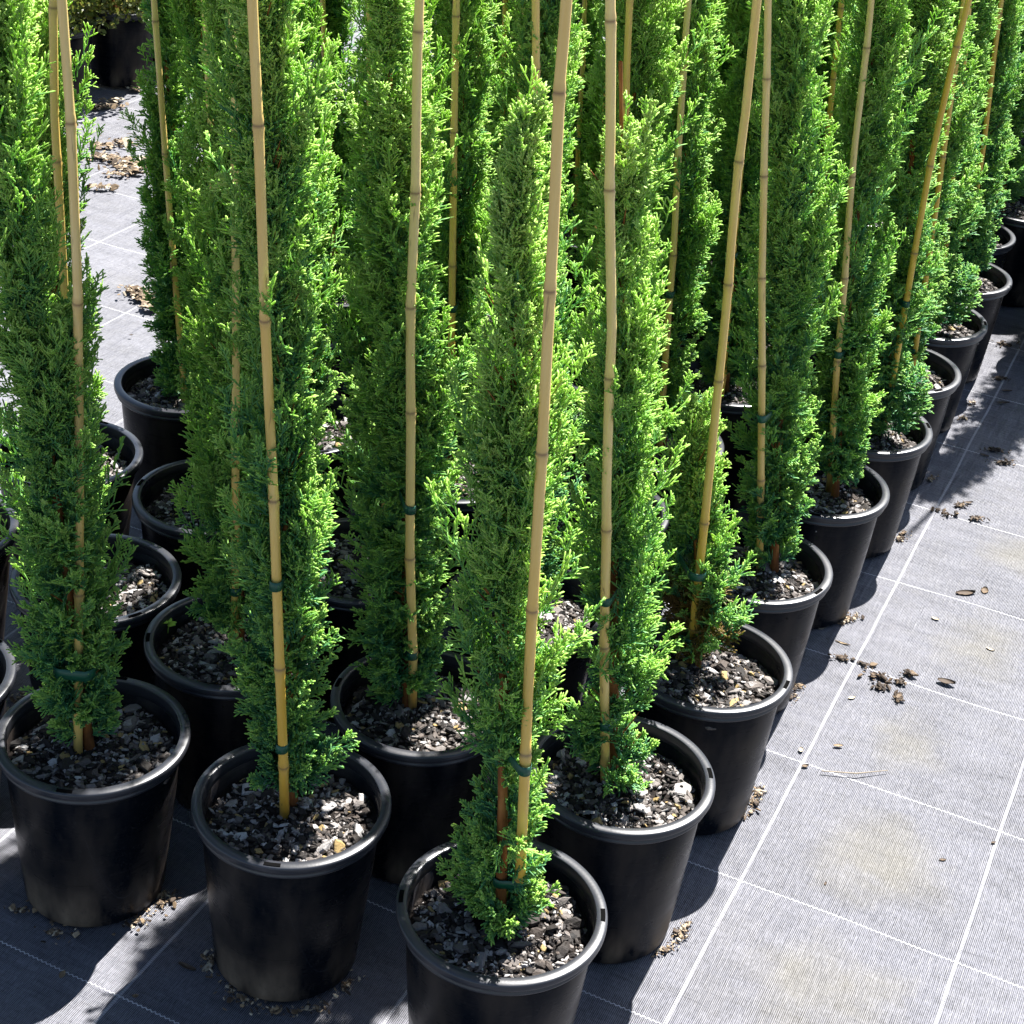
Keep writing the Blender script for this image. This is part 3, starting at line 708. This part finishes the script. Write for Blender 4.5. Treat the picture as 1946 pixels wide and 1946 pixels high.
def potted_cypress(key, xy):
    rng = np.random.RandomState(abs(hash((key[0]*31+key[1]*977, 5))) % 100000)
    r = bpy.data.objects.new('potted_cypress', None)
    col.objects.link(r)
    r.empty_display_size = 0.1
    r.location = (xy[0]*U, xy[1]*U, 0.008)
    tag(r, LAB.get(key, LAB_DEEP), 'potted tree', 'potted cypresses in rows on the weed mat')
    body = link(ME_BODY, 'pot', r)
    body.rotation_euler.z = rng.uniform(0, 6.28)
    rim = link(ME_RIM, 'rim', body)
    for k in range(2):
        s = link(ME_SLOT, 'slot', body); s.rotation_euler.z = k*math.pi
    body.rotation_euler.z = {(0, 0): 0.0, (-1, 0): -1.62, (-2, 0): -1.62, (0, 1): 0.1, (-3, 2): 3.0, (-3, 1): -0.85}.get(key, body.rotation_euler.z)
    ms, mc = MULCH[(key[0]*3+key[1]*2+20) % 5]
    an = rng.uniform(0, 6.28)
    dz = rng.uniform(-0.005, 0.003) if key[1] > 1 else 0.0
    so = link(ms, 'potting_mix', r); so.rotation_euler.z = an; so.location.z = dz
    ch = link(mc, 'bark_mulch', r); ch.rotation_euler.z = an; ch.location.z = dz
    # stem and crown share one lean
    if key in TRK:
        P = np.array(TRK[key]); b0 = P[0]; e = P[-1]
        lean = ((e[0]-b0[0])/(e[2]-b0[2]), 0.0)
        off = (min(max(b0[0], -0.08), 0.15), min(max(b0[1], -0.05), 0.10))
    else:
        lean = (LEAN0[0]+rng.normal(0, 0.012), rng.normal(0, 0.012)); off = (rng.normal(0, 0.02), rng.normal(0, 0.02))
        if key in STK:
            q = STK[key]; lean = ((q[-1][0]-q[0][0])/(q[-1][2]-q[0][2])*0.8+LEAN0[0]*0.2, 0.0)
            off = (q[0][0]+0.02, 0.05)
    lean = LEAN.get(key, lean)
    vi = VAR.get(key, (key[0]*2+key[1]*3+30) % 5)
    mc_, mt_ = CROWNS[vi]
    sc = SC.get(key, rng.uniform(0.96, 1.05) if key[1] < 5 else rng.uniform(0.84, 0.95))
    wd = 1.06 if key[1] < 3 else (1.10 if key[1] < 5 else 1.18)
    q = Vector((lean[0], lean[1], 1.0)).to_track_quat('Z', 'Y')
    R = q.to_matrix().to_4x4()
    rot = rng.uniform(-0.5, 0.5) if vi < 5 else 0.0
    Mx = Matrix.Translation((off[0]*U, off[1]*U, SOIL)) @ R @ Matrix.Rotation(rot, 4, 'Z') @ Matrix.Diagonal((wd, wd, sc, 1)) @ Matrix.Translation((0, 0, -SOIL))
    t = link(mt_, 'trunk', r); t.matrix_local = Mx
    c = link(mc_, 'crown', r); c.matrix_local = Mx @ Matrix.Diagonal((WD.get(key, 1), WD.get(key, 1), 1, 1))
    # cane
    seed = abs(key[0]*13+key[1]*7)
    if key in STK: P = STK[key]
    else:
        ph = rng.uniform(4.0, 5.5); rr = 0.12
        b = (off[0]+rr*math.cos(ph), off[1]+rr*math.sin(ph))
        e = rng.normal(0, 0.05); P = [(b[0], b[1], 0.854), (b[0]+lean[0]*1.6+e*0.3, b[1]-0.11, 2.5), (b[0]+lean[0]*5.4+e, b[1]-0.16, 6.2)]
    if key not in ((-4, 1),):
        sm = stake_mesh(P, seed, rad=0.0056*rng.uniform(0.93, 1.07), ztop=rng.uniform(5.9, 6.4), pale=PALE.get(key, rng.uniform(0.2, 0.8)))
        st = link(sm, 'bamboo_stake', r)
        for z in TIES.get(key, (1.2+rng.uniform(-.1, .2), 2.1+rng.uniform(-.2, .2))):
            xs, ys = polyeval(P, np.array([z])); 
            xt = off[0]+lean[0]*(z-0.86); yt = off[1]+lean[1]*(z-0.86)
            p_, q_ = (xs[0]*U, ys[0]*U), (xt*U, yt*U)
            if key == (-2, 0): link(tie_mesh((p_[0]-0.014, p_[1]-0.022), (q_[0]+0.014, q_[1]-0.022), z*U, rad=0.012, hgt=0.015), 'plant_tie', r)
            elif key == (0, 2): link(tie_mesh((p_[0]-0.004, p_[1]-0.012), (q_[0]-0.012, q_[1]-0.012), z*U, rad=0.012, hgt=0.012), 'plant_tie', r)
            else: link(tie_mesh(p_, q_, z*U), 'plant_tie', r)
    return r

for key in sorted(POS, key=lambda t: (t[1], -t[0])):
    potted_cypress(key, POS[key])

# ------------------------------------------------------------------ ground
def sheet(name, x0, x1, y0, y1, nx, ny, mat, amp=0.0, z=0.0, seed=0):
    X, Y = np.meshgrid(np.linspace(x0, x1, nx+1), np.linspace(y0, y1, ny+1), indexing='ij')
    Z = z+amp*(np.sin(X*9+seed)*np.sin(Y*7+1)+0.6*np.sin(X*17+Y*13)+0.4*np.sin(Y*31-X*11))
    V = np.stack([X, Y, Z], -1).reshape(-1, 3)
    i, j = np.meshgrid(np.arange(nx), np.arange(ny), indexing='ij'); k = (i*(ny+1)+j).ravel()
    F = np.stack([k, k+ny+1, k+ny+2, k+1], 1)
    return link(mesh_np(name, V, F, None, [mat]), name)
g = sheet('ground', -150, 150, -150, 150, 4, 4, MGROUND, z=-0.02)
tag(g, kind='structure')
m1 = sheet('weed_mat', -1.42, 1.05, -4, 9, 160, 500, MMAT, amp=0.0012, z=0.004)
m1.location = (GO[0], GO[1], 0); m1.rotation_euler.z = GAZ
tag(m1, kind='structure')
m2 = sheet('weed_mat', -5.0, -1.35, -4, 9, 160, 400, MMAT, amp=0.0012, z=-0.002, seed=3)
m2.rotation_euler.z = GAZ
sh = 0.5*GS_L
m2.location = (GO[0]-math.sin(GAZ)*sh, GO[1]+math.cos(GAZ)*sh, 0)
tag(m2, kind='structure')
m3 = sheet('weed_mat', 1.0, 5.0, -4, 9, 100, 300, MMAT, amp=0.0012, z=-0.002, seed=5)
m3.rotation_euler.z = GAZ; m3.location = (GO[0], GO[1], 0)
tag(m3, kind='structure')

# ------------------------------------------------------------------ plants across the path
def leafy(name, seed, R, H, n, z0, mat, size=0.011):
    rng = np.random.RandomState(seed)
    P = rng.normal(0, 1, (n, 3)); P = norm(P)*(rng.uniform(0.25, 1, n)**0.5)[:, None]
    lob = 1+0.22*np.sin(4*np.arctan2(P[:, 1], P[:, 0])+seed)+0.15*np.sin(7*P[:, 2]+seed)
    C = np.stack([P[:, 0]*R*lob, P[:, 1]*R*lob, z0+H/2+P[:, 2]*H/2], 1)
    d = norm(P+rng.normal(0, .6, (n, 3))+[0, 0, .5]); x = norm(np.cross(d, rng.normal(0, 1, (n, 3)))); nn = np.cross(d, x)
    s = size*rng.uniform(0.6, 1.25, n)[:, None]
    V = np.stack([C, C+d*s*0.7+x*s*0.55+nn*s*.12, C+d*s*1.5+x*s*0.45+nn*s*.1, C+d*s*1.95, C+d*s*1.5-x*s*0.45+nn*s*.1, C+d*s*0.7-x*s*0.55+nn*s*.12], 1).reshape(-1, 3)
    b = (np.arange(n)*6)[:, None]
    F4 = np.concatenate([b+np.array([[0, 1, 2, 3]]), b+np.array([[0, 3, 4, 5]])])
    return mesh_np(name, V, F4, None, [mat], {'tone': np.repeat(np.clip(rng.beta(2, 2, n), 0, 1), 6)})
def bush_stems(seed, H):
    rng = np.random.RandomState(seed); Vs, Fs = [], []; off = 0
    for i in range(7):
        a = rng.uniform(0, 6.28); k = np.linspace(0, 1, 6)
        pth = np.stack([np.cos(a)*0.09*k, np.sin(a)*0.09*k, SOIL-0.02+H*k], 1)
        v, f = tube(pth, 0.004*(1-0.6*k), 6); Vs.append(v); Fs.append(f+off); off += len(v)
    return mesh_np('stem', np.concatenate(Vs), np.concatenate(Fs), None, [MBK])
SHR = [(leafy('foliage', 5+k, 0.19, 0.30, 3000, SOIL-0.02, MSHR), bush_stems(k, 0.2)) for k in range(3)]
def potted_shrub(x, y, k, label, s=1.0):
    r = bpy.data.objects.new('potted_shrub', None); col.objects.link(r)
    r.location = (x*U, y*U, 0.004); r.scale = (s, s, s)
    tag(r, label, 'potted shrub', 'potted shrubs across the path')
    bd = link(ME_BODY, 'pot', r); link(ME_RIM, 'rim', bd)
    link(MULCH[k][0], 'potting_mix', r); link(MULCH[k][1], 'bark_mulch', r)
    f = link(SHR[k % 3][0], 'foliage', r); f.rotation_euler.z = k*1.3
    link(SHR[k % 3][1], 'stem', r)
potted_shrub(-5.30, 21.75, 0, 'yellow-green shrub in the whole black pot standing at the top left', 1.0)
potted_shrub(-5.87, 20.95, 1, 'yellowish shrub in the pot left of the whole one, partly behind a cane', 0.9)
potted_shrub(-4.48, 23.30, 2, 'black pot half hidden by the conifer right of the shrubs', 1.0)
potted_shrub(-6.95, 20.35, 3, 'olive shrub behind foliage in the top left corner', 1.0)
potted_shrub(-6.35, 22.55, 4, 'yellowish shrub at the top edge behind the pale cane pair', 1.0)
potted_shrub(-5.05, 23.05, 1, 'pot with a pale sunlit side behind the whole shrub pot', 1.0)
potted_shrub(-3.25, 24.6, 2, 'dark pot at the top edge beyond the narrow strip of mat', 1.0)

# ------------------------------------------------------------------ litter on the mat
def ground_xy(u, v):          # mat coordinates in metres to world
    return (GO[0]+u*math.cos(GAZ)-v*math.sin(GAZ), GO[1]+u*math.sin(GAZ)+v*math.cos(GAZ))
def dry_leaf(seed, L, W, curl, tone):
    rng = np.random.RandomState(seed); n = 9; m = 5; V = []
    for i in range(n):
        t = i/(n-1); wdt = W*math.sin(math.pi*min(1, t*0.92+0.06))**0.8
        for j in range(m):
            s = (j/(m-1)-0.5)*2
            V.append(((t-0.5)*L, s*wdt*0.5*(1-0.3*abs(s)*curl), curl*L*0.10*(s*s)*(0.5+t)+curl*L*0.25*(t-0.5)**2+rng.normal(0, L*0.010)))
    F = [(i*m+j, (i+1)*m+j, (i+1)*m+j+1, i*m+j+1) for i in range(n-1) for j in range(m-1)]
    nv = len(V); V2 = [(x, y, z+0.0006) for x, y, z in V]
    F2 = [tuple(nv+q for q in f[::-1]) for f in F]
    edge = [i*m for i in range(n)]+[(n-1)*m+j for j in range(1, m)]+[i*m+m-1 for i in range(n-2, -1, -1)]+[j for j in range(m-2, 0, -1)]
    F3 = [(a, b, nv+b, nv+a) for a, b in zip(edge, edge[1:]+edge[:1])]
    return mesh_np('dry_leaf', V+V2, F+F2+F3, None, [MLIT], {'tone': np.clip(tone+rng.normal(0, .06, 2*nv), 0, 1)})
def px_leaf(x, y, seed, L, W, curl, tone, rz, label):
    o = link(dry_leaf(seed, L, W, curl, tone), 'dry_leaf'); o.location = (x, y, 0.0058); o.rotation_euler.z = rz
    tag(o, label, 'leaf')
for a in [
 (0.883, 2.796, 1, 0.0378, 0.0198, 0.72, 0.38, 0.20, 'large dark curled leaf beside the thread at the right, right of the fourth pot'),
 (0.922, 2.812, 2, 0.0216, 0.0180, 0.80, 0.50, 1.20, 'cupped brown leaf touching the large dark curled leaf'),
 (0.793, 2.507, 3, 0.0306, 0.0198, 0.80, 0.32, -0.30, 'black crumpled leaf lying alone on the mat below the large curled one'),
 (0.622, 2.437, 4, 0.0135, 0.0081, 0.32, 0.98, 0.40, 'small beige leaf between the inner thread and the crumbled bark'),
 (0.810, 2.702, 5, 0.0144, 0.0081, 0.24, 1.00, -0.50, 'pale tan leaf flat on the mat left of centre in the right-hand path'),
 (0.892, 2.620, 6, 0.0153, 0.0072, 0.32, 1.00, -0.60, 'pale split leaf near the right edge'),
 (0.703, 2.056, 7, 0.0108, 0.0054, 0.40, 0.42, 0.10, 'small dark leaf near the outer thread at lower right'),
 (0.788, 2.105, 8, 0.0081, 0.0045, 0.40, 0.38, 0.30, 'tiny dark leaf just below the thread crossing at right'),
 (0.521, 1.982, 9, 0.0072, 0.0045, 0.48, 0.32, 1.20, 'tiny black speck of leaf beside the large beige stain'),
 (0.582, 2.304, 10, 0.0162, 0.0072, 0.40, 0.70, 0.10, 'narrow brown leaf above the dry grass straw'),
 (-0.312, 1.716, 11, 0.0198, 0.0108, 0.64, 1.00, 1.00, 'cream coloured leaf in the shade left of the second pot'),
 (-0.338, 1.713, 12, 0.0270, 0.0090, 0.72, 0.32, -0.40, 'black curled leaf beside the cream leaf'),
 (-0.491, 1.682, 13, 0.0126, 0.0081, 0.24, 0.66, 1.40, 'reddish brown leaf in the lower left shade'),
 (-0.392, 1.658, 14, 0.0081, 0.0063, 0.48, 0.54, 0.20, 'small brown leaf just above the thread crossing at lower left'),
 (0.522, 2.244, 15, 0.0117, 0.0099, 0.96, 0.46, 0.30, 'round brown pebble-like husk on the thread crossing'),
 (0.520, 2.284, 16, 0.0117, 0.0099, 0.80, 1.00, 1.30, 'beige husk just above the brown one'),
 (0.628, 2.595, 17, 0.0270, 0.0045, 0.32, 0.78, -0.40, 'thin twig beside the fifth pot shadow'),
 (1.158, 3.698, 18, 0.0252, 0.0063, 0.32, 0.36, 0.10, 'dark stick near the right edge'),
 (1.134, 3.631, 19, 0.0306, 0.0081, 0.56, 0.38, 0.10, 'dark torn leaf near the right edge, below the tenth pot'),
 (1.036, 3.361, 20, 0.0198, 0.0081, 0.56, 0.38, -0.50, 'dark leaf scrap near the right edge at mid height'),
 (0.959, 3.145, 21, 0.0180, 0.0090, 0.64, 0.46, 0.20, 'brown leaf scrap among the debris beside the sixth pot'),
 (0.596, 2.635, 22, 0.0126, 0.0081, 0.56, 1.00, 0.50, 'pale scrap in the shadow between the fifth and fourth pot'),
 (0.645, 2.668, 23, 0.0162, 0.0081, 0.64, 0.94, 0.20, 'tan curled scrap beside the fourth pot base'),
 (-1.174, 4.912, 24, 0.0162, 0.0054, 0.40, 0.38, 0.20, 'thin dark scrap on the far left path'),
 (-1.235, 5.031, 25, 0.0090, 0.0045, 0.40, 0.34, 0.20, 'tiny dark scrap on the far left path nearer the pots'),
 (-0.847, 3.559, 26, 0.0081, 0.0054, 0.56, 0.34, 0.20, 'small dark scrap in the open mat left of the tall dark tree'),
]: px_leaf(*a)
V, F = tube([(0.546, 2.232, .009), (0.600, 2.232, .0105), (0.652, 2.249, .009)], np.array([.0008, .001, .0005]), 6)
tag(link(mesh_np('straw', V, F, None, [MLIT], {'tone': np.full(len(V), .9)}), 'straw'), 'dry grass straw lying across the thread beside the second pot on the right', 'straw')

def litter(name, spots, seed, label, cat=None, kind='stuff', tlo=0.0, thi=1.0, smin=0.0015, smax=0.005, sq=0.15, per=55):
    rng = np.random.RandomState(seed)
    def place(rg):
        x, y, r, ax = spots[rg.randint(len(spots))]
        a = rg.uniform(0, 6.28); q = r*abs(rg.normal(0, .5))
        dx, dy = q*math.cos(a), q*math.sin(a)*0.55
        return x+dx*math.cos(ax)-dy*math.sin(ax), y+dx*math.sin(ax)+dy*math.cos(ax), 0.0075+rg.uniform(0, .002)
    n = len(spots)*per
    v, f4, f3, tn = chips(n, rng, place, smin=smin, smax=smax, big=0.12, squash=sq, tmap=lambda g: g.uniform(tlo, thi))
    o = link(mesh_np(name, v, f4, f3, [MLIT], {'tone': tn}, smooth=False), name)
    tag(o, label, cat, None, kind)
litter('bark_litter', [(0.674, 2.506, 0.030, 0.00), (0.674, 2.476, 0.025, 0.00), (0.656, 2.534, 0.020, -0.40), (0.621, 2.547, 0.020, -0.40), (0.710, 2.494, 0.015, 0.00), (0.702, 2.448, 0.015, 1.50), (0.730, 2.520, 0.010, 0.00), (0.900, 3.088, 0.030, -0.30), (0.940, 3.131, 0.030, 0.30), (0.962, 3.083, 0.030, -0.40), (1.065, 3.390, 0.030, 0.00), (1.070, 3.332, 0.030, 0.00), (1.213, 3.962, 0.040, 0.00), (1.156, 3.759, 0.025, 0.00)], 7, 'dark crumbled bark and leaf bits scattered on the right-hand path', thi=.6, per=45)
litter('leaf_litter', [(-1.193, 4.705, 0.070, 0.00), (-1.118, 4.645, 0.070, 0.00), (-1.077, 4.693, 0.060, 0.00), (-1.129, 4.566, 0.060, 0.00), (-1.229, 4.789, 0.060, 0.00), (-1.166, 4.690, 0.080, 0.20), (-1.083, 4.623, 0.070, 0.20), (-1.099, 4.597, 0.060, -0.20), (-0.905, 3.804, 0.035, 0.00), (-0.866, 3.772, 0.035, 0.00), (-0.834, 3.712, 0.030, 0.00), (-0.883, 3.793, 0.030, 0.00), (-0.849, 3.754, 0.040, 0.00), (-1.170, 4.830, 0.100, 0.00), (-1.144, 4.455, 0.050, 0.00), (-1.294, 5.206, 0.050, 0.30), (-1.322, 5.126, 0.040, 0.30), (-1.253, 5.349, 0.050, 0.20), (-1.296, 5.150, 0.050, 0.20), (-1.048, 5.457, 0.080, 0.00), (-1.068, 5.602, 0.060, 0.00), (-0.684, 5.606, 0.080, 0.00), (-0.809, 6.387, 0.060, 0.00)], 8, 'pale dry leaf litter gathered in drifts on the far left path', tlo=.3, smin=.0025, smax=.009, sq=.05, per=75)
litter('spilt_bark', [(-0.575, 1.787, 0.030, 0.00), (-0.516, 1.751, 0.035, 0.00), (-0.419, 1.783, 0.040, 0.50), (-0.396, 1.820, 0.030, 0.80), (-0.394, 1.835, 0.020, 0.80), (-0.275, 1.681, 0.030, -0.50), (-0.255, 1.666, 0.030, 0.00), (-0.216, 1.653, 0.040, 0.00), (-0.165, 1.664, 0.030, 0.30), (-0.130, 1.708, 0.030, 0.80), (-0.311, 1.730, 0.030, 1.50), (0.305, 1.847, 0.025, 0.80), (0.313, 1.867, 0.020, 0.80), (0.284, 1.820, 0.020, 0.60), (0.432, 2.146, 0.020, 0.80), (0.442, 2.172, 0.020, 0.80), (0.413, 2.120, 0.030, 0.80), (0.521, 2.423, 0.030, 0.80), (0.534, 2.454, 0.020, 0.80), (0.658, 2.678, 0.030, 0.80), (0.636, 2.658, 0.020, 0.80), (0.791, 2.972, 0.020, 0.80), (0.799, 2.993, 0.020, 0.80), (0.899, 3.232, 0.020, 0.80), (1.024, 3.530, 0.020, 0.80), (1.059, 3.615, 0.020, 0.80), (-0.695, 2.222, 0.030, 0.30), (-0.702, 2.234, 0.020, 0.30)], 9, 'spilt bark crumbs and grit around the pot feet', tlo=.1, smin=.001, smax=.0032)


# ------------------------------------------------------------------ a self-sown seedling
def seedling(x, y, z):
    V, F = tube([(0, 0, 0), (0.001, 0, 0.010), (0, 0.001, 0.020)], np.array([.0008, .0008, .0006]), 6)
    Vs, Fs = [V], [F]; off = len(V)
    for k in range(5):
        a = k*1.9+.3; zz = 0.014+0.003*(k % 3); L = 0.013
        dx, dy = math.cos(a), math.sin(a); n = []
        for i in range(5):
            t = i/4; w_ = 0.0055*math.sin(math.pi*min(1, .12+t*.86))
            for s_ in (-1, 0, 1):
                n.append((dx*t*L-dy*w_*s_, dy*t*L+dx*w_*s_, zz+0.003*t-(abs(s_)*-.001)))
        Vs.append(np.array(n)); Fs.append(np.array([(off+i*3+j, off+(i+1)*3+j, off+(i+1)*3+j+1, off+i*3+j+1) for i in range(4) for j in range(2)])); off += 15
    o = link(mesh_np('seedling', np.concatenate(Vs), np.concatenate(Fs), None, [MSEED]), 'seedling')
    o.location = (x, y, z)
    tag(o, 'tiny bright green seedling sprouting from the bark in a shaded pot', 'seedling')
seedling(-0.455, 2.129, 0.224)
